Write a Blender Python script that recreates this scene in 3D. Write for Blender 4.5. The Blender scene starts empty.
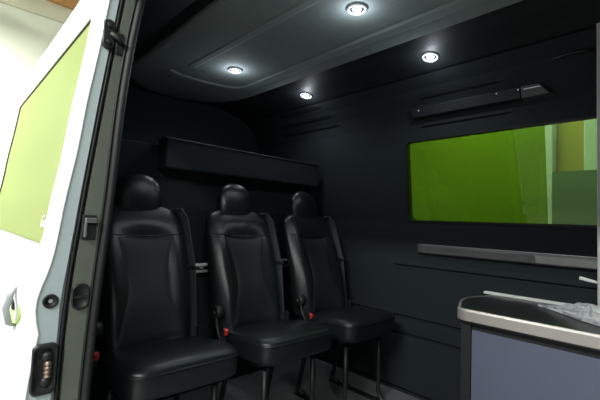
import bpy, bmesh, math, random
from mathutils import Vector, Matrix, noise
random.seed(4)
S = bpy.context.scene
C = S.collection
PI = math.pi

# ------------------------------------------------------------------ helpers
def link(o, parent=None):
    C.objects.link(o)
    if parent: o.parent = parent
    return o

def props(o, label=None, cat=None, group=None, kind=None):
    if label: o['label'] = label
    if cat: o['category'] = cat
    if group: o['group'] = group
    if kind: o['kind'] = kind
    return o

def obj(name, bm, m, parent=None, smooth=False, bevel=0, seg=2, sub=0, solid=0, auto=None):
    bmesh.ops.recalc_face_normals(bm, faces=bm.faces)
    me = bpy.data.meshes.new(name)
    bm.to_mesh(me); bm.free()
    me.materials.append(m)
    o = bpy.data.objects.new(name, me)
    if smooth:
        for p in me.polygons: p.use_smooth = True
    if solid:
        md = o.modifiers.new('solid', 'SOLIDIFY'); md.thickness = solid; md.offset = 1
    if bevel:
        md = o.modifiers.new('bevel', 'BEVEL'); md.width = bevel; md.segments = seg
        md.limit_method = 'ANGLE'; md.angle_limit = 0.6
        for p in me.polygons: p.use_smooth = True
        try: md.harden_normals = True
        except Exception: pass
    if sub:
        md = o.modifiers.new('sub', 'SUBSURF'); md.levels = sub; md.render_levels = sub
        for p in me.polygons: p.use_smooth = True
    return link(o, parent)

def empty(name, loc, label, cat, group=None):
    o = bpy.data.objects.new(name, None)
    o.location = loc; o.empty_display_size = 0.1
    link(o)
    return props(o, label, cat, group)

def box(bm, x0, x1, y0, y1, z0, z1):
    v = [bm.verts.new(p) for p in ((x0,y0,z0),(x1,y0,z0),(x1,y1,z0),(x0,y1,z0),(x0,y0,z1),(x1,y0,z1),(x1,y1,z1),(x0,y1,z1))]
    for f in ((0,1,2,3),(4,5,6,7),(0,1,5,4),(1,2,6,5),(2,3,7,6),(3,0,4,7)):
        bm.faces.new([v[i] for i in f])
    return v

def loft(bm, rings, closed=True, caps=True):
    R = [[bm.verts.new(p) for p in r] for r in rings]
    n = len(R[0])
    for a, b in zip(R, R[1:]):
        for i in range(n if closed else n-1):
            j = (i+1) % n
            bm.faces.new((a[i], a[j], b[j], b[i]))
    if caps and closed:
        bm.faces.new(R[0]); bm.faces.new(R[-1])
    return R

def tube(bm, pts, r, n=10, caps=True):
    pts = [Vector(p) for p in pts]
    rings = []
    up = None
    for i, p in enumerate(pts):
        t = (pts[min(i+1, len(pts)-1)] - pts[max(i-1, 0)]).normalized()
        if up is None:
            up = Vector((0,0,1)) if abs(t.z) < .9 else Vector((1,0,0))
        s = t.cross(up).normalized(); up = s.cross(t).normalized()
        rr = r[i] if isinstance(r, (list, tuple)) else r
        rings.append([p + s*rr*math.cos(2*PI*k/n) + up*rr*math.sin(2*PI*k/n) for k in range(n)])
    loft(bm, rings, caps=caps)

def ribbon(bm, pts, width, thick, side):
    """flat strap: width along `side`, thickness perpendicular to side and run"""
    side = Vector(side).normalized(); pts = [Vector(p) for p in pts]; rings = []
    for i, p in enumerate(pts):
        t = (pts[min(i+1, len(pts)-1)] - pts[max(i-1, 0)]).normalized()
        s = (side - t*side.dot(t)).normalized(); nrm = t.cross(s).normalized()
        rings.append([p+s*width/2+nrm*thick/2, p-s*width/2+nrm*thick/2, p-s*width/2-nrm*thick/2, p+s*width/2-nrm*thick/2])
    loft(bm, rings)

def lathe(bm, prof, center, axis, n=28):
    """prof: (radius, height) pairs, turned about axis through center"""
    axis = Vector(axis).normalized()
    a = axis.orthogonal().normalized(); b = axis.cross(a)
    c = Vector(center)
    loft(bm, [[c + axis*h + (a*math.cos(2*PI*k/n) + b*math.sin(2*PI*k/n))*r for k in range(n)] for r, h in prof])

def sgnpow(v, e): return math.copysign(abs(v)**e, v)

def superblob(bm, c, half, e1=.45, e2=.35, nu=40, nv=22, fn=None):
    rings = []
    for j in range(1, nv):
        ph = -PI/2 + PI*j/nv
        rings.append([])
        for i in range(nu):
            th = 2*PI*i/nu
            p = Vector((half[0]*sgnpow(math.cos(ph), e1)*sgnpow(math.cos(th), e2),
                        half[1]*sgnpow(math.cos(ph), e1)*sgnpow(math.sin(th), e2),
                        half[2]*sgnpow(math.sin(ph), e1)))
            if fn: p = fn(p)
            rings[-1].append(Vector(c) + p)
    loft(bm, rings)

def interp(tab, x):
    if x <= tab[0][0]: return tab[0][1]
    for (a, va), (b, vb) in zip(tab, tab[1:]):
        if x <= b: return va + (vb-va)*(x-a)/(b-a)
    return tab[-1][1]

def smoothinterp(tab, x):
    """Catmull-Rom through the table"""
    if x <= tab[0][0]: return tab[0][1]
    if x >= tab[-1][0]: return tab[-1][1]
    for i in range(len(tab)-1):
        if x <= tab[i+1][0]: break
    p1, p2 = tab[i], tab[i+1]
    p0 = tab[i-1] if i else (2*p1[0]-p2[0], p1[1]); p3 = tab[i+2] if i+2 < len(tab) else (2*p2[0]-p1[0], p2[1])
    d = p2[0]-p1[0]; t = (x-p1[0])/d
    m1 = (p2[1]-p0[1])/(p2[0]-p0[0])*d; m2 = (p3[1]-p1[1])/(p3[0]-p1[0])*d
    return (2*t**3-3*t*t+1)*p1[1] + (t**3-2*t*t+t)*m1 + (-2*t**3+3*t*t)*p2[1] + (t**3-t*t)*m2

# ------------------------------------------------------------------ materials
def mat(name, col, rough=.5, metal=0, bump=0, scale=200, spec=.5, vary=0, vscale=6, coat=0, trans=0, detail=3):
    m = bpy.data.materials.new(name); m.use_nodes = True
    nt = m.node_tree; b = nt.nodes['Principled BSDF']
    b.inputs['Base Color'].default_value = (*col, 1)
    b.inputs['Roughness'].default_value = rough
    b.inputs['Metallic'].default_value = metal
    b.inputs['Specular IOR Level'].default_value = spec
    b.inputs['Coat Weight'].default_value = coat
    b.inputs['Transmission Weight'].default_value = trans
    tc = nt.nodes.new('ShaderNodeTexCoord')
    if bump:
        n = nt.nodes.new('ShaderNodeTexNoise'); n.inputs['Scale'].default_value = scale; n.inputs['Detail'].default_value = detail
        bp = nt.nodes.new('ShaderNodeBump'); bp.inputs['Strength'].default_value = bump; bp.inputs['Distance'].default_value = .002
        nt.links.new(tc.outputs['Object'], n.inputs['Vector'])
        nt.links.new(n.outputs['Fac'], bp.inputs['Height']); nt.links.new(bp.outputs['Normal'], b.inputs['Normal'])
    if vary:
        n = nt.nodes.new('ShaderNodeTexNoise'); n.inputs['Scale'].default_value = vscale; n.inputs['Detail'].default_value = 5
        mx = nt.nodes.new('ShaderNodeMix'); mx.data_type = 'RGBA'
        mx.inputs[6].default_value = (*[max(0, c*(1-vary)) for c in col], 1)
        mx.inputs[7].default_value = (*[min(1, c*(1+vary)) for c in col], 1)
        nt.links.new(tc.outputs['Object'], n.inputs['Vector'])
        nt.links.new(n.outputs['Fac'], mx.inputs[0]); nt.links.new(mx.outputs[2], b.inputs['Base Color'])
    return m

def emis(name, col, s):
    m = bpy.data.materials.new(name); m.use_nodes = True
    b = m.node_tree.nodes['Principled BSDF']
    b.inputs['Base Color'].default_value = (*col, 1)
    b.inputs['Emission Color'].default_value = (*col, 1); b.inputs['Emission Strength'].default_value = s
    return m

def glass(name, tint, gloss=.06, diff=None, dfac=0, rough=.02, transl=None, tfac=0):
    """clear or vinyl-covered pane: tinted transparency with a glossy surface"""
    m = bpy.data.materials.new(name); m.use_nodes = True
    nt = m.node_tree; nt.nodes.clear()
    out = nt.nodes.new('ShaderNodeOutputMaterial')
    tr = nt.nodes.new('ShaderNodeBsdfTransparent'); tr.inputs[0].default_value = (*tint, 1)
    cur = tr.outputs[0]
    def mix(fac, sh):
        nonlocal cur
        mx = nt.nodes.new('ShaderNodeMixShader'); mx.inputs[0].default_value = fac
        nt.links.new(cur, mx.inputs[1]); nt.links.new(sh.outputs[0], mx.inputs[2]); cur = mx.outputs[0]
    if transl:
        t = nt.nodes.new('ShaderNodeBsdfTranslucent'); t.inputs[0].default_value = (*transl, 1); mix(tfac, t)
    if diff:
        d = nt.nodes.new('ShaderNodeBsdfDiffuse'); d.inputs[0].default_value = (*diff, 1); mix(dfac, d)
    g = nt.nodes.new('ShaderNodeBsdfGlossy'); g.inputs['Roughness'].default_value = rough; mix(gloss, g)
    nt.links.new(cur, out.inputs[0])
    return m

M = dict(
    leather = mat('black_leather', (.0085,.0112,.0130), .30, bump=.35, scale=260, spec=.5),
    insert  = mat('grey_black_leather', (.0125,.0165,.019), .48, bump=.5, scale=420, spec=.4),
    plastic = mat('black_plastic', (.010,.011,.012), .5),
    webbing = mat('seat_belt_webbing', (.055,.06,.068), .45, bump=.6, scale=500),
    red     = mat('red_plastic', (.75,.045,.03), .4),
    darkmetal = mat('dark_metal', (.035,.036,.038), .45, metal=.6),
    bright  = mat('bright_metal', (.55,.57,.58), .3, metal=.9),
    fabric  = mat('black_wall_felt', (.0195,.0255,.028), .9, bump=.8, scale=350, spec=.2),
    lining  = mat('black_ceiling_lining', (.0115,.0148,.0172), .6, bump=.25, scale=90, spec=.4),
    head    = mat('grey_headliner', (.225,.258,.262), .85, bump=.6, scale=300, spec=.2, vary=.12, vscale=30),
    headridge = mat('grey_headliner_band', (.26,.295,.30), .8, bump=.5, scale=300, spec=.2),
    carpet  = mat('dark_carpet', (.14,.145,.15), .95, bump=1, scale=120, spec=.1, vary=.75, vscale=90),
    white   = mat('white_van_paint', (.82,.84,.82), .25, coat=.6),
    greymetal = mat('grey_door_paint', (.40,.46,.475), .42, vary=.08, vscale=5),
    pillar  = mat('dusty_grey_pillar_paint', (.105,.116,.098), .5, vary=.25, vscale=7),
    rubber  = mat('black_rubber', (.008,.008,.009), .55),
    chrome  = mat('brushed_edge_metal', (.52,.465,.455), .34, metal=.5, vary=.06, vscale=25),
    worktop = mat('black_worktop', (.018,.018,.020), .30, vary=.5, vscale=220),
    cabinet = mat('blue_grey_laminate', (.118,.127,.195), .5, vary=.05, vscale=8),
    cabdark = mat('dark_cabinet_board', (.016,.017,.019), .55),
    whiteplastic = mat('white_plastic', (.85,.85,.83), .4),
    post    = mat('pale_grey_post', (.52,.50,.48), .5),
    rail    = mat('brown_grey_rail', (.115,.111,.112), .42, metal=.1, vary=.3, vscale=22),
    plate   = mat('grey_lamp_plate', (.06,.063,.066), .45),
    cream   = mat('cream_garage_wall', (.92,.91,.78), .85, vary=.03, vscale=2),
    beige   = mat('beige_garage_band', (.80,.76,.60), .8),
    orange  = mat('orange_timber', (.60,.30,.10), .6, vary=.25, vscale=12),
    concrete = mat('garage_concrete', (.30,.30,.28), .8, vary=.15, vscale=3),
    offwhite = mat('offwhite_garage_wall', (.62,.64,.58), .8, vary=.05, vscale=2),
    olive   = mat('olive_board', (.50,.40,.08), .7),
    greygreen = mat('grey_green_low_slab', (.20,.26,.15), .7),
    lampglow = emis('downlight_glow', (.86,.94,1.0), 22),
    ledglow = emis('console_led_glow', (.9,.95,1.0), .045),
    addedglow = emis('added_lamp_glow', (1,.97,.86), 6),
    greenglass = glass('green_vinyl_glass', (.265,.40,.075), .045, diff=(.25,.45,.02), dfac=.10),
    clearglass = glass('faint_green_glass', (.46,.60,.38), .06),
    doorglass  = glass('green_vinyl_door_glass', (.10,.25,.01), .035, diff=(.262,.305,.122), dfac=.90, rough=.08),
    thinfilm = glass('thin_protective_film', (.93,.93,.93), .12, diff=(.8,.82,.84), dfac=.10, rough=.2),
    ring    = mat('satin_lamp_ring', (.62,.63,.65), .35, metal=.4),
    film    = glass('clear_plastic_film', (.88,.90,.91), .27, diff=(.95,.97,1.0), dfac=.84, rough=.10),
)

nt = M['film'].node_tree
tc = nt.nodes.new('ShaderNodeTexCoord'); nz = nt.nodes.new('ShaderNodeTexNoise'); nz.inputs['Scale'].default_value = 38; nz.inputs['Detail'].default_value = 4; nz.inputs['Distortion'].default_value = 1.2
bp = nt.nodes.new('ShaderNodeBump'); bp.inputs['Strength'].default_value = 1.0; bp.inputs['Distance'].default_value = .03
nt.links.new(tc.outputs['Object'], nz.inputs['Vector']); nt.links.new(nz.outputs['Fac'], bp.inputs['Height'])
for n_ in nt.nodes:
    if n_.type in ('BSDF_GLOSSY', 'BSDF_DIFFUSE'): nt.links.new(bp.outputs['Normal'], n_.inputs['Normal'])

# ------------------------------------------------------------------ camera
cam = bpy.data.cameras.new('camera'); co = link(bpy.data.objects.new('camera', cam))
cam.sensor_width = 36; cam.lens = 36*383.4/600; cam.clip_start = .02
right = Vector((.685,.727,.040)); down = Vector((-.013,.068,-.998)); fwd = Vector((-.728,.683,.056))
fwd.normalize(); right = (right - fwd*right.dot(fwd)).normalized(); upv = right.cross(fwd)
mm = Matrix((( right.x, upv.x, -fwd.x, 0),( right.y, upv.y, -fwd.y, 0),( right.z, upv.z, -fwd.z, .93),(0,0,0,1)))
co.matrix_world = mm
S.camera = co

# ------------------------------------------------------------------ setting: van shell
XR, XF, XD, XO = -2.52, .75, -1.10, .30      # rear, front, rear edge of door opening, front edge of it
def strip_wall(name, prof, x0, x1, m, thick, nx=1):
    bm = bmesh.new()
    loft(bm, [[(x0+(x1-x0)*i/nx, y, z) for y, z in prof] for i in range(nx+1)], closed=False)
    o = obj(name, bm, m, smooth=False)
    md = o.modifiers.new('solid', 'SOLIDIFY'); md.thickness = thick; md.offset = -1
    return props(o, kind='structure')

bm = bmesh.new(); box(bm, XR-.05, XF+.05, .27, 2.0, -.06, 0)
props(obj('floor', bm, M['carpet']), kind='structure')

FARZ = [(0,1.955),(.95,1.95),(1.395,1.892),(1.50,1.872),(1.58,1.843),(1.65,1.795),(1.695,1.735),(1.72,1.66),(1.742,1.56),(1.765,1.485)]
def far_y(z): return interp(FARZ, z)

# far side wall with a rounded window hole
WX0, WX1, WZ0, WZ1 = -1.168, .10, .958, 1.400
def rrect(x0, x1, z0, z1, r, n=6):
    pts = []
    for cx, cz, a0 in ((x1-r, z1-r, 0), (x0+r, z1-r, 90), (x0+r, z0+r, 180), (x1-r, z0+r, 270)):
        for k in range(n+1):
            a = math.radians(a0 + 90*k/n)
            pts.append((cx + r*math.cos(a), cz + r*math.sin(a)))
    return pts
bm = bmesh.new()
zs = [0,.45,.95]
loft(bm, [[(x, far_y(z), z) for z in zs] for x in (XR, XF)], closed=False)
zs2 = [1.41,1.46,1.50,1.54,1.58,1.615,1.65,1.675,1.695,1.70]
loft(bm, [[(x, far_y(z), z) for z in zs2] for x in (XR, XF)], closed=False)
outer = [(XR,.95),(XF,.95),(XF,1.41),(XR,1.41)]
hole = rrect(WX0, WX1, WZ0, WZ1, .028)
ov = [bm.verts.new((x, far_y(z), z)) for x, z in outer]; iv = [bm.verts.new((x, far_y(z), z)) for x, z in hole]
ed = [bm.edges.new((a[i], a[(i+1) % len(a)])) for a in (ov, iv) for i in range(len(a))]
bmesh.ops.triangle_fill(bm, use_beauty=True, edges=ed)
bm2 = bm
o = obj('wall_right', bm2, M['fabric'])
md = o.modifiers.new('solid', 'SOLIDIFY'); md.thickness = .05; md.use_even_offset = True
for p in o.data.polygons:
    if p.normal.y > 0: p.flip()
md.offset = -1
props(o, kind='structure')

# ceiling: mirrored curve, dark lining
bm = bmesh.new(); box(bm, XR, XF, .705, 1.485, 1.765, 1.785)
props(obj('ceiling', bm, M['lining']), kind='structure')
for nm, pr in (('trim_15', [(1.735,1.695),(1.66,1.72),(1.56,1.742),(1.485,1.765),(1.485,1.785),(1.57,1.765),(1.68,1.745),(1.76,1.71)]),
               ('trim_16', [(.705,1.765),(.62,1.742),(.55,1.72),(.46,1.69),(.425,1.655),(.405,1.60),(.39,1.60),(.40,1.66),(.44,1.71),(.54,1.745),(.61,1.765),(.705,1.785)])):
    bm = bmesh.new(); loft(bm, [[(x, y, z) for y, z in pr] for x in (XR, XF)])
    props(obj(nm, bm, M['lining']), kind='structure')

bm = bmesh.new()
bp_ = [(.36,0),(.36,1.62),(.42,1.70),(.56,1.765),(.70,1.79),(1.49,1.79),(1.6,1.765),(1.74,1.73),(1.88,1.6),(1.93,1.4),(1.98,0)]
loft(bm, [[(x, y, z) for y, z in bp_] for x in (XR-.04, XR+.002)])
props(obj('wall_back', bm, M['fabric']), kind='structure')
bm = bmesh.new(); box(bm, XF, XF+.04, .30, 2.0, 0, 1.78)
props(obj('wall_front', bm, M['fabric']), kind='structure')

# door-side wall: body behind the open door, strip ahead of the opening, header over it
PIN  = [(-.55,.290),(.45,.296),(.704,.306),(.967,.323),(1.27,.339),(1.539,.371),(1.66,.405),(1.74,.46)]
POUT = [(-.55,.238),(.47,.240),(.711,.246),(.963,.268),(1.231,.296),(1.52,.329),(1.66,.355),(1.74,.39)]
def side_section(z0, z1, n=14, dy0=.010, dy1=0):
    zz = [z0+(z1-z0)*i/n for i in range(n+1)]
    return [(smoothinterp(POUT, z)+dy0, z) for z in zz] + [(smoothinterp(PIN, z)+dy1, z) for z in reversed(zz)]
def side_piece(name, x0, x1, z0, z1, m, **k):
    bm = bmesh.new(); sec = side_section(z0, z1, **k)
    loft(bm, [[(x, y, z) for y, z in sec] for x in (x0, x1)])
    return obj(name, bm, m)
props(side_piece('wall_left', XR, XD-.05, -.5, 1.74, M['fabric']), kind='structure')
props(side_piece('trim_1', XO, XF, -.5, 1.74, M['fabric']), kind='structure')
props(side_piece('trim_2', XD, XO, 1.60, 1.74, M['lining'], n=4), kind='structure')
pil = props(side_piece('trim_3', XD-.05, XD, -.5, 1.74, M['pillar'], n=24), kind='structure')
# rubber seal of the opening, along the pillar's inner edge
bm = bmesh.new()
pts = [(XD+.004, smoothinterp(PIN, z)+.008, z) for z in [-.05+.06*i for i in range(28)]]
tube(bm, pts, .0105, 12)
obj('rubber_seal', bm, M['rubber'], pil, smooth=True)
bm = bmesh.new()
pts = [(XD+.003, smoothinterp(PIN, z)-.006, z) for z in [-.05+.06*i for i in range(28)]]
tube(bm, pts, .0035, 8)
obj('rubber_lip', bm, M['rubber'], pil, smooth=True)
# latch striker on the pillar
bm = bmesh.new(); box(bm, XD-.002, XD+.006, .268, .302, .862, .925)
st = obj('striker', bm, M['plastic'], pil, bevel=.003)
bm = bmesh.new(); box(bm, XD+.006, XD+.020, .272, .300, .905, .918)
obj('striker_bar', bm, M['bright'], st, bevel=.003)
bm = bmesh.new(); box(bm, XD+.006, XD+.016, .272, .279, .868, .905)
obj('striker_bar', bm, M['bright'], st, bevel=.002)
# oval grommet
bm = bmesh.new()
pr = rrect(.257, .297, .685, .750, .018)
loft(bm, [[(XD+h, .277+(y-.277)*s, .718+(z-.718)*s) for y, z in pr] for h, s in ((-.002,1.0),(.005,1.0),(.008,.88),(.003,.80),(.003,.1))])
gr = obj('grommet', bm, M['rubber'], pil, smooth=True)
bm = bmesh.new(); box(bm, XD+.003, XD+.008, .262, .292, .714, .720)
obj('grommet_rib', bm, M['darkmetal'], gr)
# upper body bolt plate
bm = bmesh.new(); box(bm, XD-.002, XD+.006, .318, .340, 1.365, 1.425)
obj('bolt_plate', bm, M['plastic'], pil, bevel=.003)

# roof skin above
bm = bmesh.new()
rp = [(.375,1.74),(.42,1.775),(.55,1.79),(1.10,1.81),(1.65,1.79),(1.78,1.765),(1.84,1.735)]
loft(bm, [[(x, y, z) for y, z in rp] for x in (XR-.04, XF+.04)], closed=False)
o = obj('roof', bm, M['white']); md = o.modifiers.new('solid','SOLIDIFY'); md.thickness = .008; md.offset = 1
props(o, kind='structure')

# partition behind the seats
bm = bmesh.new(); box(bm, -1.96, -1.91, .33, 1.94, 0, 1.292)
props(obj('wall_partition', bm, M['fabric'], bevel=.008), kind='structure')

# lower wall panels on the far side (padded, with shadow lines)
for i, (z0, z1, t) in enumerate(((.425,.705,.012),(.33,.405,.012),(.03,.315,.018))):
    bm = bmesh.new(); box(bm, -1.88, XF, 1.951-t, 1.956, z0, z1)
    props(obj('trim_%d' % (4+i), bm, M['fabric'], bevel=.006), kind='structure')
bm = bmesh.new()
loft(bm, [[(x, far_y(z)-d, z) for d, z in ((-.002,.70),(.022,.712),(.022,.724),(-.002,.74))] for x in (-1.24, XF)])
props(obj('trim_7', bm, M['fabric']), kind='structure')

# pressed ribs on the curved far side, behind the console
for i, (x0, x1, z) in enumerate(((-2.14,-1.70,1.683),(-2.17,-1.66,1.625),(-2.19,-1.60,1.568),(-1.06,-.62,1.615),(-1.08,-.60,1.478))):
    bm = bmesh.new()
    rings = []
    for s, x in ((.15,x0),(1,x0+.04),(1,x1-.04),(.15,x1)):
        rings.append([(x, far_y(z+dz)-d*s+.002, z+dz) for d, dz in ((0,-.016),(.010,-.008),(.012,.004),(0,.012))])
    loft(bm, rings)
    props(obj('trim_%d' % (8+i), bm, M['lining'], smooth=False), kind='structure')

# far window: rubber surround and panes
def pane_mesh(pts2, y_off, thick):
    bm = bmesh.new()
    loft(bm, [[(x, far_y(z)+y_off+t, z) for x, z in pts2] for t in (0, thick)])
    return bm
SEAM = -.483
bm = bmesh.new()
out_ = rrect(WX0-.006, WX1+.006, WZ0-.006, WZ1+.004, .032); in_ = rrect(WX0+.004, WX1-.004, WZ0+.004, WZ1-.004, .026)
loft(bm, [[(x, far_y(z)+d, z) for x, z in q] for q, d in ((out_, .02),(out_, -.003),(in_, -.003),(in_, .03))] , caps=False)
win = props(obj('window_1', bm, M['rubber']), kind='structure')
left = [p for p in rrect(WX0, WX1, WZ0, WZ1, .028) if p[0] < SEAM]
left = [(SEAM, WZ1)] + left + [(SEAM, WZ0)]
obj('green_pane', pane_mesh(left, .006, .004), M['greenglass'], win)['label'] = 'pane covered in lime green vinyl'
rt = [p for p in rrect(WX0, WX1, WZ0, WZ1, .028) if p[0] > SEAM]
n_ = len(rt)//2
rt = rt[:n_] + [(SEAM, WZ1), (SEAM, WZ0)] + rt[n_:]
obj('clear_pane', pane_mesh(rt, .006, .004), M['clearglass'], win)['label'] = 'uncovered pane showing pale posts outside'

# ------------------------------------------------------------------ grey headliner panel
def headliner():
    out = []
    Y0, Y1, R1 = .715, 1.464, -2.50
    out.append((.60, Y1))
    for k in range(9):
        a = math.radians(90 + 90*k/8); out.append((R1+.42+.42*math.cos(a)*1.0, Y1-.34+.34*math.sin(a)))
    for k in range(9):
        a = math.radians(180 + 90*k/8); out.append((R1+.42+.42*math.cos(a), Y0+.30+.30*math.sin(a)))
    out.append((.60, Y0))
    return out
hp = headliner()
bm = bmesh.new()
cx, cy = -.95, 1.095
loft(bm, [[(cx+(x-cx)*s, cy+(y-cy)*s2, z) for x, y in hp] for z, s, s2 in ((1.7645,1.0,1.0),(1.750,1.0,1.0),(1.742,.99,.97))])
hl = obj('headliner_panel', bm, M['head'], smooth=False)
props(hl, 'large grey felt headliner panel with rounded end covering middle of van ceiling', 'ceiling panel')
# pressed bands of the headliner
bm = bmesh.new()
def band(bm, pts, w, h):
    pts = [Vector(p) for p in pts]; rings = []
    for i, p in enumerate(pts):
        t = (pts[min(i+1,len(pts)-1)]-pts[max(i-1,0)]).normalized(); s = Vector((-t.y,t.x,0))
        rings.append([p+s*w/2, p+s*w*.3+Vector((0,0,-h)), p-s*w*.3+Vector((0,0,-h)), p-s*w/2])
    loft(bm, rings)
zc = 1.7425
arc = [(.5,1.33,zc),(-1.0,1.33,zc),(-1.90,1.34,zc),(-1.99,1.32,zc),(-2.04,1.25,zc),(-2.07,1.12,zc),(-2.08,.95,zc),(-2.05,.87,zc)]
band(bm, arc, .075, .006)
obj('pressed_band', bm, M['headridge'], hl)
bm = bmesh.new(); band(bm, [(.5,.95,zc),(-1.3,.945,zc),(-1.9,.94,zc)], .05, .003)
obj('pressed_band', bm, M['headridge'], hl)
bm = bmesh.new(); band(bm, [(-1.305,.96,zc),(-1.295,1.29,zc)], .008, .0012)
obj('seam', bm, M['headridge'], hl)

# ------------------------------------------------------------------ downlights
def downlight(loc, tilt, label):
    t = empty('downlight', loc, label, 'ceiling light', 'round ceiling downlights')
    bm = bmesh.new()
    lathe(bm, [(.0275,.003),(.0275,-.003),(.030,-.006),(.034,-.0065),(.0375,-.004),(.039,.000),(.039,.004)], (0,0,0), (0,0,1), 36)
    obj('trim_ring', bm, M['ring'], t, smooth=False)
    bm = bmesh.new()
    lathe(bm, [(.015,.003),(.016,-.0015),(.022,-.001),(.0272,-.002),(.0272,.003)], (0,0,0), (0,0,1), 32)
    obj('baffle', bm, M['plastic'], t, smooth=False)['label'] = 'dark inner baffle'
    bm = bmesh.new()
    lathe(bm, [(.0165,.002),(.0165,-.003),(.013,-.007),(.007,-.009),(.001,-.0095)], (0,0,0), (0,0,1), 28)
    obj('lens', bm, M['lampglow'], t, smooth=True)['label'] = 'glowing lens'
    for kind, en in (('SPOT', 2.6), ('POINT', .75)):
        l = bpy.data.lights.new('downlight_lamp', kind); l.energy = en; l.color = (.84,.93,1.0)
        l.shadow_soft_size = .012
        if kind == 'SPOT': l.spot_size = math.radians(168); l.spot_blend = .5
        lo = link(bpy.data.objects.new('downlight_lamp', l), t); lo.location = (0,0,-.045)
    t.rotation_euler = (tilt, 0, 0)
    return t
downlight((-1.753,1.121,1.7385), 0, 'lit round downlight in rear part of the grey headliner panel')
downlight((-.896,1.095,1.7385), 0, 'largest lit round downlight, in the front part of the grey headliner panel')
downlight((-.882,1.627,1.7255), -.215, 'lit round downlight in black ceiling above the long overhead console')
downlight((-1.722,1.632,1.7245), -.215, 'lit round downlight in black ceiling, smallest, over the furthest seat')

# ------------------------------------------------------------------ overhead console on the far side
oc = empty('overhead_console', (-.77,1.83,1.515), 'long low black overhead console above the green window', 'overhead console')
bm = bmesh.new()
def oc_sec(x, s=1, sl=0):
    pts = [(1.508,.008),(1.514,.030),(1.560,.030),(1.570,.008)]
    return [(x+.77-sl*(z-1.508)/.062, far_y(z)-d*s-1.83, z-1.515) for z, d in pts] + [(x+.77-sl*(z-1.508)/.062, far_y(z)+.012-1.83, z-1.515) for z in (1.570,1.508)]
loft(bm, [oc_sec(-1.10,.4,.02), oc_sec(-1.085,1,.02), oc_sec(-.575), oc_sec(-.56)])
obj('console_body', bm, M['lining'], oc, bevel=.003)
bm = bmesh.new()
loft(bm, [oc_sec(-.558,.92), oc_sec(-.445,.92,.05), oc_sec(-.43,.2,.05)])
pl_ = obj('end_plate', bm, M['plate'], oc, bevel=.002); pl_['label'] = 'grey end plate with thin light slot'
bm = bmesh.new()
box(bm, .225, .29, -.010, .0, .030, .0325)
obj('light_slot', bm, M['ledglow'], pl_)
for x, z in ((-1.05,.030),(-.656,.036),(-.566,.034)):
    bm = bmesh.new(); zz = 1.515+z
    lathe(bm, [(.001,.003),(.0035,.002),(.004,-.003)], (x+.77, far_y(zz)-.030-1.83, z), (0,-1,0), 14)
    obj('indicator', bm, M['ledglow'], oc, smooth=True)

# small coat hook / clip higher on the curve at the right
bm = bmesh.new()
tube(bm, [(-.43,1.80,1.64),(-.36,1.795,1.645),(-.29,1.80,1.64)], .007, 8)
props(obj('grab_handle', bm, M['plastic'], smooth=True), 'small black grab handle on ceiling curve right of the console', 'handle')

# ------------------------------------------------------------------ padded ledge box on the partition
bx = empty('ledge_box', (-1.855,1.30,1.165), 'long black padded box along the top of the partition behind the seats', 'storage box')
bm = bmesh.new(); box(bm, -.053, .055, -.515, .555, 0, .147)
obj('box_body', bm, M['fabric'], bx, bevel=.012, seg=3)
bm = bmesh.new(); box(bm, -.05, .058, -.518, .558, .143, .152)
obj('box_lid', bm, M['lining'], bx, bevel=.004)
bm = bmesh.new(); lathe(bm, [(.001,.004),(.007,.003),(.008,-.003)], (.055,.235,.012), (1,0,0), 14)
obj('stud', bm, M['darkmetal'], bx, smooth=True)

# chrome rail on the partition behind the seats
rl = empty('partition_rail', (-1.90,1.2,.66), 'thin double pale rail on the partition between the seat backs', 'rail')
bm = bmesh.new()
for z in (.018,):
    tube(bm, [(.045,-.70,z),(.045,.62,z)], .0095, 10)
obj('upper_bar', bm, M['whiteplastic'], rl, smooth=True)
bm = bmesh.new(); tube(bm, [(.045,-.70,-.016),(.045,.62,-.016)], .0075, 10)
obj('lower_bar', bm, M['post'], rl, smooth=True)
for y in (-.62,-.16,.58):
    bm = bmesh.new(); box(bm, -.012, .046, y-.012, y+.012, -.026, .026)
    obj('rail_bracket', bm, M['darkmetal'], rl, bevel=.003)

# ------------------------------------------------------------------ seats
BZ0, BZ1 = .425, .975
WT = [(0,.183),(.12,.190),(.35,.193),(.6,.195),(.78,.192),(.88,.184),(.95,.164),(.985,.126),(1.0,.075)]
TT = [(0,.060),(.2,.058),(.5,.050),(.75,.043),(.9,.036),(1.0,.022)]
def spine(t):
    z = BZ0 + (BZ1-BZ0)*t
    x = -.385 - .160*t - .018*math.sin(PI*t)*(-1) - .0
    return x, z
def front_depth(u, t):
    """how far the front surface lies ahead of the spine at |u| = 0..1 of the half width"""
    th = smoothinterp(TT, t)
    base = th*max(0, 1-abs(u)**5)**.35
    lower = 1/(1+math.exp((t-.80)*26))
    bol = .022*math.exp(-((abs(u)-.72)/.20)**2)*lower
    hollow = -.010*math.exp(-(u/.45)**2)*lower
    yoke = .010*math.exp(-((t-.86)/.07)**2)*(1-.5*abs(u))
    lumbar = .012*math.exp(-((t-.28)/.18)**2)*(1-abs(u)**2)
    return base + (bol + hollow + yoke + lumbar)*max(0,1-abs(u)**6)
def back_mesh():
    bm = bmesh.new(); rings = []
    NT, NU = 34, 24
    for i in range(NT+1):
        t = i/NT
        if t > .8: t = .8 + .2*(1-(1-(t-.8)/.2)**1.7)
        w = smoothinterp(WT, t); x, z = spine(t); ring = []
        for k in range(NU+1):
            u = math.sin((k/NU-.5)*PI); ring.append((x+front_depth(u, t), u*w, z))
        for k in range(NU-1, 0, -1):
            u = math.sin((k/NU-.5)*PI); th = smoothinterp(TT, t)*.75
            ring.append((x-th*max(0,1-abs(u)**5)**.35, u*w, z))
        rings.append(ring)
    loft(bm, rings)
    return bm
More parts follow.
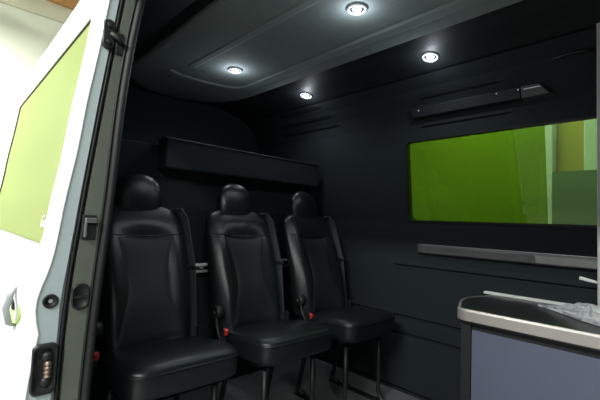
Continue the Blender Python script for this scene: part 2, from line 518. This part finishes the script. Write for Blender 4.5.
def insert_half(t):      # hourglass outline of the centre panel, in metres
    return smoothinterp([(0,.150),(.13,.132),(.36,.090),(.5,.090),(.65,.106),(.80,.132),(.86,.140)], t)
def insert_mesh():
    bm = bmesh.new(); NT, NU = 26, 14; T0, T1 = .03, .748
    rows = []
    for i in range(NT+1):
        a = i/NT; row = []
        for k in range(NU+1):
            s = 2*k/NU-1
            t = T0 + (T1 + .012*(s*s-1)*-1*0 + .036*s*s*1.0 - T0)*a
            y = insert_half(t)*s; x, z = spine(t); w = smoothinterp(WT, t)
            edge = max(abs(s)**8, abs(2*a-1)**14)
            row.append(bm.verts.new((x + front_depth(y/w, t) + .0065*(1-edge) - .004*edge, y, z)))
        rows.append(row)
    for a, b in zip(rows, rows[1:]):
        for k in range(NU): bm.faces.new((a[k],a[k+1],b[k+1],b[k]))
    return bm
def surf_pt(y, t, d=.002):
    x, z = spine(t); w = smoothinterp(WT, t)
    return (x+front_depth(max(-.98,min(.98,y/w)), t)+d, y, z)

def cush_fn(p):
    # crown on top, front edge rolled, rear lower and slightly narrower
    q = p.copy()
    if q.z > 0: q.z += .012*(1-(p.y/.21)**2)*(1-(p.x/.24)**2)
    q.z -= .060*max(0, (-p.x+.10)/.34) if p.z > 0 else .02*max(0, (-p.x+.1)/.34)
    q.y *= 1 - .06*max(0, -p.x/.22)
    return q

def make_seat(loc, label):
    t = empty('van_seat', loc, label, 'seat', 'row of black leather van seats')
    # cushion
    bm = bmesh.new()
    superblob(bm, (-.205,0,.418), (.215,.203,.056), .32, .28, 56, 26, cush_fn)
    cu = obj('cushion', bm, M['leather'], t, smooth=True)
    bm = bmesh.new()
    pts = []
    for k in range(41):
        th = -PI*.62 + 2*PI*.62*k/40
        p = Vector((.214*sgnpow(math.cos(th),.28), .202*sgnpow(math.sin(th),.28), .030))
        q = cush_fn(p); pts.append((q.x-.205+.001, q.y*1.004, q.z+.418-.002))
    tube(bm, pts, .0028, 6)
    obj('cushion_piping', bm, M['leather'], cu, smooth=True)
    # back
    bk = obj('backrest', back_mesh(), M['leather'], t, smooth=True)
    ci = obj('center_panel', insert_mesh(), M['insert'], bk, smooth=True); ci['label'] = 'matt waisted centre panel'
    bm = bmesh.new()     # seam across under the yoke and down both sides of the panel
    tube(bm, [surf_pt(-.19+.38*k/30, .762+.035*((k/15-1)**2), .0005) for k in range(31)], .0026, 6)
    obj('yoke_seam', bm, M['leather'], bk, smooth=True)
    # headrest
    bm = bmesh.new(); rings = []
    prof = [(-.040,.080,.026),(-.028,.090,.032),(.0,.099,.039),(.03,.104,.044),(.06,.105,.046),(.09,.102,.045),(.115,.094,.041),(.138,.078,.034),(.155,.050,.023),(.164,.014,.009)]
    for h, w, d in prof:
        rings.append([(-.545-.15*h + d*sgnpow(math.cos(a),.8), w*sgnpow(math.sin(a),.85), .952+h) for a in [2*PI*k/32 for k in range(32)]])
    loft(bm, rings)
    hr = obj('headrest', bm, M['leather'], t, sub=1)
    for s in (-1,1):
        bm = bmesh.new(); tube(bm, [(-.545,.035*s,.925),(-.546,.035*s,.965)], .006, 8)
        obj('headrest_post', bm, M['darkmetal'], hr, smooth=True)
    # belt on the far side of the back
    bm = bmesh.new()
    ribbon(bm, [(-.530,.155,.960),(-.505,.178,.955),(-.480,.188,.92),(-.448,.199,.80),(-.420,.208,.70),(-.400,.205,.58),(-.380,.202,.47),(-.375,.198,.42)], .040, .004, (1,.25,0))
    be = obj('seat_belt', bm, M['webbing'], t, smooth=False, bevel=.001)
    bm = bmesh.new(); box(bm, -.445, -.390, .201, .222, .700, .714)
    bg = obj('belt_guide', bm, M['plastic'], be, bevel=.004)
    bm = bmesh.new(); box(bm, -.405, -.375, .222, .238, .704, .710)
    obj('guide_clip', bm, M['bright'], bg, bevel=.002)
    bm = bmesh.new(); box(bm, -.385, -.330, .205, .216, .420, .470)
    obj('belt_anchor', bm, M['darkmetal'], be, bevel=.003)
    # recliner disc and buckle on the near side
    bm = bmesh.new(); lathe(bm, [(.004,.014),(.020,.014),(.027,.010),(.030,.004),(.030,-.022)], (-.345,-.202,.515), (0,-1,0), 28)
    rd = obj('recliner_disc', bm, M['plastic'], t, smooth=True)
    bm = bmesh.new(); lathe(bm, [(.004,.020),(.009,.019),(.011,.012)], (-.345,-.202,.515), (0,-1,0), 18)
    obj('disc_bolt', bm, M['darkmetal'], rd, smooth=True)
    bm = bmesh.new()
    tube(bm, [(-.31,-.226,.50),(-.285,-.236,.47),(-.262,-.236,.435),(-.255,-.225,.39)], .006, 8)
    bu = obj('buckle_stalk', bm, M['plastic'], t, smooth=True)
    bm = bmesh.new(); v = box(bm, -.012, .012, -.010, .010, -.034, .018)
    bmesh.ops.rotate(bm, verts=v, cent=(0,0,0), matrix=Matrix.Rotation(.35, 3, 'Y'))
    bmesh.ops.translate(bm, verts=v, vec=(-.245,-.222,.452))
    obj('buckle', bm, M['plastic'], bu, bevel=.004)
    bm = bmesh.new(); v = box(bm, -.004, .0135, -.008, .008, -.003, .020)
    bmesh.ops.rotate(bm, verts=v, cent=(0,0,0), matrix=Matrix.Rotation(.35, 3, 'Y'))
    bmesh.ops.translate(bm, verts=v, vec=(-.245,-.222,.452))
    obj('release_button', bm, M['red'], bu, bevel=.002)['label'] = 'red release button'
    # frame under the cushion and legs
    bm = bmesh.new(); box(bm, -.39, -.10, -.150, .150, .335, .365)
    obj('seat_frame', bm, M['plastic'], t, bevel=.006)
    for s in (-1,1):
        bm = bmesh.new()
        tube(bm, [(-.075,.135*s,.33),(-.072,.137*s,.18),(-.070,.138*s,.05),(-.055,.138*s,.018),(-.015,.138*s,.012)], .0115, 10)
        obj('leg', bm, M['plastic'], t, smooth=True)
        bm = bmesh.new()
        tube(bm, [(-.33,.135*s,.33),(-.36,.137*s,.18),(-.39,.138*s,.045),(-.385,.138*s,.015),(-.35,.138*s,.012)], .0115, 10)
        obj('leg', bm, M['plastic'], t, smooth=True)
        bm = bmesh.new(); box(bm, -.41, .0, .120*s-.018+.018*s, .120*s+.018+.018*s, .0, .010)
        obj('floor_runner', bm, M['darkmetal'], t, bevel=.003)
    return t

def children_of(o): return list(o.children)
def copy_seat(src, loc, label):
    r = src.copy(); C.objects.link(r); r.location = loc; r['label'] = label
    for ch in children_of(src):
        c = ch.copy(); C.objects.link(c); c.parent = r
        for g in children_of(ch):
            d = g.copy(); C.objects.link(d); d.parent = c
    return r
s1 = make_seat((-1.155,.632,0), 'black leather van seat nearest the open sliding door')
s2 = copy_seat(s1, (-1.145,1.125,0), 'middle black leather van seat of the row of three')
s3 = copy_seat(s1, (-1.135,1.615,0), 'black leather van seat against the far wall, furthest from sliding door')

# ------------------------------------------------------------------ rail under the window
ra = empty('wall_rail', (-.2,1.95,.81), 'brown grey wall rail running below the green window', 'rail')
bm = bmesh.new()
def rsec(x, s): return [(x+.2, -d*s+.001, z) for d, z in ((0,-.026),(.018,-.028),(.030,-.020),(.034,.012),(.024,.022),(0,.024))]
loft(bm, [rsec(-1.105,.25), rsec(-1.075,1), rsec(.6,1)])
obj('rail_body', bm, M['rail'], ra, bevel=.002)
bm = bmesh.new(); tube(bm, [(-1.07+.2,-.022,.0225),(.8,-.022,.0225)], .0026, 6)
obj('rail_bead', bm, M['chrome'], ra, smooth=True)
bm = bmesh.new()
def fsec(x, k): return [(x+.2, -d-.0025+.001-k*noise.noise(Vector((x*25, z*60, 0))), z) for d, z in ((.018,-.028),(.030,-.020),(.034,.012),(.024,.022))]
loft(bm, [fsec(-.52+.02*i, .0015) for i in range(50)], closed=False)
obj('protective_film', bm, M['thinfilm'], ra)['label'] = 'loose clear protective film'


# ------------------------------------------------------------------ cabinet and worktop
cb = empty('base_cabinet', (-.05,1.5,0), 'low dark base cabinet with a blue grey front below the worktop', 'cabinet')
bm = bmesh.new(); box(bm, -.595, .60, 0, .44, 0, .575)
obj('carcass', bm, M['cabdark'], cb, bevel=.002)
bm = bmesh.new(); box(bm, -.605, -.567, -.012, .44, 0, .578)
obj('end_panel', bm, M['cabdark'], cb, bevel=.002)
bm = bmesh.new(); box(bm, -.565, .60, -.010, 0, .06, .548)
obj('front_panel', bm, M['cabinet'], cb, bevel=.0015)['label'] = 'smooth blue grey front panel'

def wt_outline(inset, n=10):
    """plan of the worktop: bowed left end with rounded corners"""
    x0, y0, y1 = -.676, 1.462, 1.938
    pts = [(.55, y0+inset)]
    r = .05
    for k in range(n+1):
        a = math.radians(270 - 80*k/n); pts.append((x0+r+(r-inset)*math.cos(a), y0+r+(r-inset)*math.sin(a)))
    for k in range(1, n):
        s = k/n; pts.append((x0+inset-.060*math.sin(PI*s*.95), y0+r+(y1-r-y0-r)*s))
    for k in range(n+1):
        a = math.radians(170 - 80*k/n); pts.append((x0+r-.01+(r-inset)*math.cos(a), y1-r+(r-inset)*math.sin(a)))
    pts.append((.55, y1-inset))
    return pts
wk = empty('worktop', (0,0,.579), 'black worktop with rounded end and bright metal edging', 'worktop')
bm = bmesh.new(); pp = wt_outline(.004)
loft(bm, [[(x, y, z) for x, y in pp] for z in (0,.045)])
obj('slab', bm, M['worktop'], wk)
bm = bmesh.new(); a_ = wt_outline(.004)[:-1]; b_ = wt_outline(0)[:-1]; c_ = wt_outline(.012)[:-1]
sec = [(a_,.004),(b_,.006),(b_,.040),(a_,.047),(c_,.0475),(c_,.044)]
bmv = [[bm.verts.new((q[i][0], q[i][1], z)) for q, z in sec] for i in range(len(a_))]
for r0, r1 in zip(bmv, bmv[1:]):
    for k in range(len(sec)):
        j = (k+1) % len(sec); bm.faces.new((r0[k], r0[j], r1[j], r1[k]))
bm.faces.new(bmv[0]); bm.faces.new(bmv[-1])
obj('metal_edging', bm, M['chrome'], wk)['label'] = 'bright metal edging strip'
bm = bmesh.new(); box(bm, -.735, .55, 1.905, 1.935, .045, .056)
obj('back_strip', bm, M['whiteplastic'], wk, bevel=.003)['label'] = 'white strip along the back edge'

# crumpled clear plastic bag on the worktop
bm = bmesh.new(); rings = []
NS_, NA_ = 46, 26
for i in range(NS_+1):
    q = i/NS_
    x = -.475 + .42*q; cyb = 1.80 - .165*smoothinterp([(0,0),(.25,.35),(.55,.93),(1,1.08)], q)
    hw = smoothinterp([(0,.004),(.12,.022),(.35,.045),(.6,.055),(.9,.050),(1,.02)], q)
    hh = smoothinterp([(0,.006),(.12,.016),(.35,.046),(.6,.072),(.9,.070),(1,.03)], q)
    ring = []
    for k in range(NA_):
        a = 2*PI*k/NA_
        p = Vector((x*1.0, math.cos(a)*.3, math.sin(a)*.3))
        nz = 1 + .30*noise.noise(p*11) + .26*abs(noise.noise(p*24+Vector((2,7,1)))) - .12 + .10*noise.noise(p*50)
        ca, sa = math.cos(a), math.sin(a)
        z = .6265 + max(0, hh*sa*nz) if sa > 0 else .6265
        ring.append((x + .006*noise.noise(p*30+Vector((9,0,0))), cyb + hw*sgnpow(ca,.8)*(nz if sa > 0 else 1)*.92, z + (.0 if sa > 0 else 0)))
    rings.append(ring)
loft(bm, rings)
props(obj('plastic_bag', bm, M['film'], smooth=False), 'crumpled clear plastic bag lying on the worktop', 'bag')

# upright post with lever at the right
po = empty('upright_post', (-.245,1.755,.627), 'slim pale grey upright post rising from back of the worktop at right edge', 'post')
bm = bmesh.new()
box(bm, -.0265, .02, -.04, -.015, 0, 1.088)
obj('post_body', bm, M['post'], po, bevel=.003)
bm = bmesh.new(); tube(bm, [(-.026,-.03,.128),(-.045,-.03,.131),(-.080,-.03,.138)], [.004,.006,.0065], 10)
obj('lever', bm, M['whiteplastic'], po, smooth=True)['label'] = 'small white lever'

# ------------------------------------------------------------------ open sliding door (slid back along the body)
YO = [(.0,.175),(.30,.170),(.489,.174),(.60,.185),(.640,.190),(.662,.184),(.700,.180),(.735,.185),(.769,.196),(.824,.209),(.96,.225),(1.09,.244),(1.222,.258),(1.36,.277),(1.505,.294),(1.62,.310),(1.70,.325)]
YG = [(0,.243),(.47,.240),(.711,.246),(.963,.268),(1.231,.296),(1.52,.329),(1.70,.352)]
DX0, DX1 = -3.05, -1.10
dr = empty('sliding_door', (-1.75,.22,0), 'open white van sliding door with green covered window', 'door')
dr['kind'] = 'thing'
O = Vector((-1.75,.22,0))
def D(x, y, z): return (x-O.x, y-O.y, z-O.z)
DWX0, DWX1, DWZ0, DWZ1 = -2.65, -1.245, .838, 1.515
# outer skin with the window hole, filled then projected on the curved side
bm = bmesh.new()
hole = rrect(DWX0, DWX1, DWZ0, DWZ1, .03)
NZ = 40
zz = [.02 + (1.70-.02)*i/NZ for i in range(NZ+1)]
def skin_quad(x0, x1, z0, z1, nz, y_fn=None):
    rows = [[bm.verts.new((x, 0, z0+(z1-z0)*i/nz)) for x in (x0, x1)] for i in range(nz+1)]
    for a, b in zip(rows, rows[1:]): bm.faces.new((a[0],a[1],b[1],b[0]))
skin_quad(DX0, DX1-.012, .02, DWZ0-.02, 34)
skin_quad(DX0, DX1-.012, DWZ1+.015, 1.70, 10)
# ring around the window, subdivided in z
NS = 24
za, zb = DWZ0-.02, DWZ1+.015
outer = [(DX1-.012, za+(zb-za)*i/NS) for i in range(NS+1)] + [(DX0, zb-(zb-za)*i/NS) for i in range(NS+1)]
inner = [(DWX1, DWZ0+.03+(DWZ1-DWZ0-.06)*i/NS) for i in range(NS+1)]
inner = []
hp2 = rrect(DWX0, DWX1, DWZ0, DWZ1, .03)
ns = []
for i, p in enumerate(hp2):
    q = hp2[(i+1) % len(hp2)]; L = math.hypot(q[0]-p[0], q[1]-p[1]); k = max(1, int(L/.04))
    if abs(q[0]-p[0]) > abs(q[1]-p[1]): k = 1 if L < .2 else 1
    for j in range(k): ns.append((p[0]+(q[0]-p[0])*j/k, p[1]+(q[1]-p[1])*j/k))
ov = [bm.verts.new((x,0,z)) for x, z in outer]; iv = [bm.verts.new((x,0,z)) for x, z in ns]
ed = [bm.edges.new((a[i], a[(i+1) % len(a)])) for a in (ov, iv) for i in range(len(a))]
bmesh.ops.triangle_fill(bm, use_beauty=True, edges=ed)
for v in bm.verts:
    v.co.y = smoothinterp(YO, v.co.z)
    v.co = Vector(D(*v.co))
bmesh.ops.remove_doubles(bm, verts=bm.verts, dist=.0005)
sk = obj('outer_skin', bm, M['white'], dr)
for p in sk.data.polygons: p.use_smooth = True
md = sk.modifiers.new('solid','SOLIDIFY'); md.thickness = .006; md.offset = 0
# rounded leading lip of the skin
bm = bmesh.new(); rings = []
for i in range(61):
    z = .02 + 1.68*i/60; y = smoothinterp(YO, z)
    rings.append([D(DX1-.016, y-.003, z), D(DX1-.006, y-.002, z), D(DX1+.000, y+.001, z), D(DX1+.001, y+.004, z), D(DX1-.006, y+.006, z), D(DX1-.016, y+.006, z)])
loft(bm, rings)
obj('skin_lip', bm, M['white'], dr, smooth=True)
# grey edge of the door: closed solid between skin and gap
bm = bmesh.new(); rings = []
for i in range(61):
    z = .03 + 1.65*i/60; y0 = smoothinterp(YO, z)+.003; y1 = smoothinterp(YG, z)-.003
    rings.append([D(DX1-.10, y0, z), D(DX1-.002, y0, z), D(DX1-.001, y0+(y1-y0)*.85, z), D(DX1-.010, y1, z), D(DX1-.10, y1, z)])
loft(bm, rings)
eg = obj('leading_edge', bm, M['greymetal'], dr); eg['label'] = 'bare grey leading edge of the door'
# dark rubber along the inner corner
bm = bmesh.new()
tube(bm, [D(DX1-.006, smoothinterp(YG, .03+1.65*i/60)+.001, .03+1.65*i/60) for i in range(61)], .004, 8)
obj('edge_seal', bm, M['rubber'], dr, smooth=True)
# inner board, top rail
bm = bmesh.new(); rings = []
for x in (DX0, DX1-.10):
    zz2 = [.03+(DWZ0-.09)*i/20 for i in range(21)]
    rings.append([D(x, smoothinterp(YG, z)-.008, z) for z in zz2] + [D(x, smoothinterp(YG, z)-.016, z) for z in reversed(zz2)])
loft(bm, rings)
obj('inner_board', bm, M['greymetal'], dr)
# window pane + gasket
def doorpane(pts, off, thick):
    bm = bmesh.new()
    f = []
    rows = []
    NXp, NZp = 2, 24
    return bm
bm = bmesh.new()
zs_ = [DWZ0-.004+(DWZ1-DWZ0+.008)*i/28 for i in range(29)]
rings = []
for x in (DWX0-.004, DWX1+.004):
    rings.append([D(x, smoothinterp(YO, z)+.004, z) for z in zs_] + [D(x, smoothinterp(YO, z)+.008, z) for z in reversed(zs_)])
loft(bm, rings)
pn = obj('window_pane', bm, M['doorglass'], dr); pn['label'] = 'window covered in pale green vinyl'
bm = bmesh.new()
cl = ns + [ns[0]]
tube(bm, [D(x, smoothinterp(YO, z)+.001, z) for x, z in cl], .0032, 6)
obj('window_gasket', bm, M['darkmetal'], dr, smooth=True)
# small white script mark on the vinyl
cu = bpy.data.curves.new('script_mark', 'FONT'); cu.body = 'Gu'; cu.size = .050; cu.extrude = .0004; cu.shear = .25
tmp = bpy.data.objects.new('tmp', cu); C.objects.link(tmp)
bpy.context.view_layer.update()
me = bpy.data.meshes.new_from_object(tmp.evaluated_get(bpy.context.evaluated_depsgraph_get()))
bpy.data.objects.remove(tmp)
me.materials.clear(); me.materials.append(M['whiteplastic'])
tx = bpy.data.objects.new('script_mark', me); link(tx, pn)
zt = .885; yt = smoothinterp(YO, zt); sl = (smoothinterp(YO, zt+.03)-yt)/.03
tx.location = D(-1.345, yt+.0025, zt); tx.rotation_euler = (PI/2 - math.atan(sl), 0, 0)
# outside handle: dished cup, grip
hy = smoothinterp(YO, .65)
bm = bmesh.new()
def cup(s, d): return [D(-1.395+.085*s*math.cos(a), hy+d, .648+.050*s*math.sin(a)) for a in [2*PI*k/28 for k in range(28)]]
loft(bm, [cup(1.0,.002), cup(1.0,-.006), cup(.90,-.007), cup(.80,-.002), cup(.1,.001)])
hd = obj('handle_cup', bm, M['doorcup'] if 'doorcup' in M else mat('green_reflection_cup', (.42,.62,.06), .3), dr, smooth=True); hd['label'] = 'handle cup with green reflection put into its colour'  # reflected green painted over the whole cup
bm = bmesh.new()
loft(bm, [[D(-1.365+w_*c, hy-.006-d_-.010*s_, z) for c, s_ in ((-1,0),(-.6,1),(.6,1),(1,0),(.6,-.6),(-.6,-.6))] for z, w_, d_ in ((.600,.012,.000),(.608,.018,.014),(.65,.020,.024),(.69,.017,.016),(.712,.010,.002))])
obj('handle_grip', bm, mat('grey_handle_plastic', (.30,.31,.33), .4), hd, smooth=True)
bm = bmesh.new(); lathe(bm, [(.001,.003),(.018,.002),(.020,-.004)], D(-1.445,hy-.006,.648), (0,-1,0), 20)
obj('key_lock', bm, M['rubber'], hd, smooth=True)
# round plug
def ey(z, f): return smoothinterp(YO, z)+.006 + (smoothinterp(YG, z)-smoothinterp(YO, z)-.009)*f
bm = bmesh.new(); lathe(bm, [(.017,-.004),(.017,.003),(.014,.005),(.011,.001),(.002,-.001)], D(DX1-.001, ey(.712,.46), .712), (1,0,0), 28)
obj('rubber_plug', bm, M['rubber'], eg, smooth=True)
# lock with rotor
y0, y1 = ey(.55,-.05), ey(.55,.96)
bm = bmesh.new()
pr = rrect(y0, y1, .492, .612, .014); cy_, cz_ = (y0+y1)/2, .552
loft(bm, [[D(DX1+h, cy_+(y-cy_)*s, cz_+(z-cz_)*s) for y, z in pr] for h, s in ((-.004,1),(.006,1),(.010,.90),(.004,.80),(.004,.1))])
lk = obj('door_lock', bm, M['plastic'], eg, smooth=True)
for zc_ in (.523, .582):
    bm = bmesh.new(); lathe(bm, [(.001,.012),(.010,.011),(.013,.004)], D(DX1+.002, cy_+.004, zc_), (1,0,0), 18)
    obj('lock_bolt', bm, M['darkmetal'], lk, smooth=True)
bm = bmesh.new()
tube(bm, [D(DX1+.010, cy_+.006, .534+.0025*i) for i in range(16)], [.006+.0025*(i % 4 < 2) for i in range(16)], 12)
obj('lock_spring', bm, mat('brown_steel', (.30,.22,.17), .4, metal=.7), lk, smooth=True)
# upper guide bracket with two bolts and an arm to the body
yb = ey(1.41,.5)
bm = bmesh.new()
pr = rrect(yb-.016, yb+.014, 1.372, 1.452, .013)
loft(bm, [[D(DX1+h, yb+(y-yb)*s, 1.412+(z-1.412)*s) for y, z in pr] for h, s in ((-.003,1),(.006,1),(.009,.85),(.009,.1))])
br = obj('guide_bracket', bm, M['darkmetal'], eg, smooth=False)
for zc_ in (1.388,1.434):
    bm = bmesh.new(); lathe(bm, [(.001,.008),(.006,.007),(.0075,0)], D(DX1+.008, yb-.001, zc_), (1,0,0), 8)
    obj('bracket_bolt', bm, M['plastic'], br)
bm = bmesh.new(); tube(bm, [D(DX1+.010, yb+.002, 1.412), D(DX1+.014, yb+.020, 1.405), D(DX1+.012, yb+.032, 1.396)], .008, 10)
obj('guide_arm', bm, M['plastic'], br, smooth=True)

# ------------------------------------------------------------------ garage around the van
GX, GY, GZ = -4.5, 4.0, -.62
bm = bmesh.new(); box(bm, -6, 5, -6, 6, GZ-.1, GZ)
props(obj('ground', bm, M['concrete']), kind='structure')
bm = bmesh.new(); box(bm, GX-.1, GX, -5.9, 5.9, GZ, 2.86)
props(obj('wall_garage_end', bm, M['cream']), kind='structure')
bm = bmesh.new(); box(bm, GX-.1, GX+.03, -5.9, 5.9, 2.86, 3.02)
props(obj('trim_20', bm, M['beige']), kind='structure')
bm = bmesh.new(); box(bm, GX-.1, GX+.10, -5.9, 3.99, 3.02, 3.5)
tb = props(obj('timber_beam', bm, M['orange'], bevel=.01), 'orange brown timber beam above the cream garage wall', 'beam')
bm = bmesh.new(); box(bm, GX+.10, GX+.112, -5.9, 3.99, 3.10, 3.115)
obj('pale_strip', bm, M['offwhite'], tb)
bm = bmesh.new(); box(bm, GX, 5, GY, GY+.1, GZ, 3.5)
props(obj('wall_garage_side', bm, M['offwhite']), kind='structure')
bm = bmesh.new(); box(bm, -.875, 4.9, GY-.34, GY-.24, GZ, 1.42)
props(obj('trim_21', bm, M['greygreen']), kind='structure')  # darker grey-green slab across the lower view through the clear pane
for i, (x0, x1, lab) in enumerate(((-1.015,-.915,'white garage post seen through window beside the green vinyl edge'),(-.695,-.53,'white garage post seen through window at its right end'))):
    bm = bmesh.new(); box(bm, x0, x1, GY-.16, GY-.02, GZ, 2.25)
    props(obj('garage_post', bm, M['whiteplastic'], bevel=.01), lab, 'post')
bm = bmesh.new(); box(bm, -.90, -.71, GY-.05, GY-.001, GZ, 2.3)
props(obj('olive_board', bm, M['olive'], bevel=.004), 'olive board between two white posts outside the window', 'board')

# added area lamps, out of view, housed like battens, lighting door and interior
GC = 3.50
bm = bmesh.new(); box(bm, GX-.1, 5, -5.9, GY+.1, GC, GC+.1)
props(obj('ceiling_garage', bm, M['offwhite']), kind='structure')
def add_lamp(loc, rot, energy, label, sx=1.4, sy=.25, hang=True):
    t = empty('added_lamp', loc, label, 'ceiling light', 'added unseen lamps')
    bm = bmesh.new(); box(bm, -sx/2, sx/2, -sy/2, sy/2, .005, .06)
    obj('added_lamp_housing', bm, M['whiteplastic'], t, bevel=.01)
    if hang:
        for sx_ in (-1, 1):
            bm = bmesh.new(); tube(bm, [(sx_*sx*.4,0,.055),(sx_*sx*.4,0,GC-loc[2]+.01)], .006, 6)
            obj('added_lamp_rod', bm, M['darkmetal'], t)
    l = bpy.data.lights.new('added_light', 'AREA'); l.shape = 'RECTANGLE'; l.size = sx; l.size_y = sy; l.energy = energy; l.color = (.94,1,.94)
    lo = link(bpy.data.objects.new('added_light', l), t); lo.location = (0,0,-.01)
    lo.rotation_euler = rot
    return t
add_lamp((-2.3,-1.7,3.3), (0,0,0), 140, 'long white added unseen lamp above the sliding door')
add_lamp((2.1,-1.1,2.7), (0,0,0), 105, 'long white added unseen lamp behind the camera')
bl = add_lamp((-1.3,3.72,2.50), (0,0,0), 29, 'long white added unseen lamp on arms beyond the far side of van', hang=False)  # added lamp, out of view, grades the wall behind the far window
bm = bmesh.new()
tube(bm, [(-.3,.06,.03),(-.3,.285,.03)], .012, 8)
obj('added_lamp_arm', bm, M['darkmetal'], bl)
add_lamp((-3.5,-.9,3.0), (0,-.3,0), 330, 'long white added unseen lamp near the cream end wall')
add_lamp((-.1,-1.7,2.65), (.25,0,0), 165, 'long white added unseen lamp facing the open side of the van')

w = bpy.data.worlds.new('world'); S.world = w; w.use_nodes = True
w.node_tree.nodes['Background'].inputs[0].default_value = (.95,.97,1.0,1)
w.node_tree.nodes['Background'].inputs[1].default_value = .22

vs = S.view_settings
vs.view_transform = 'Standard'; vs.look = 'None'; vs.exposure = 0; vs.gamma = 1; vs.use_curve_mapping = False
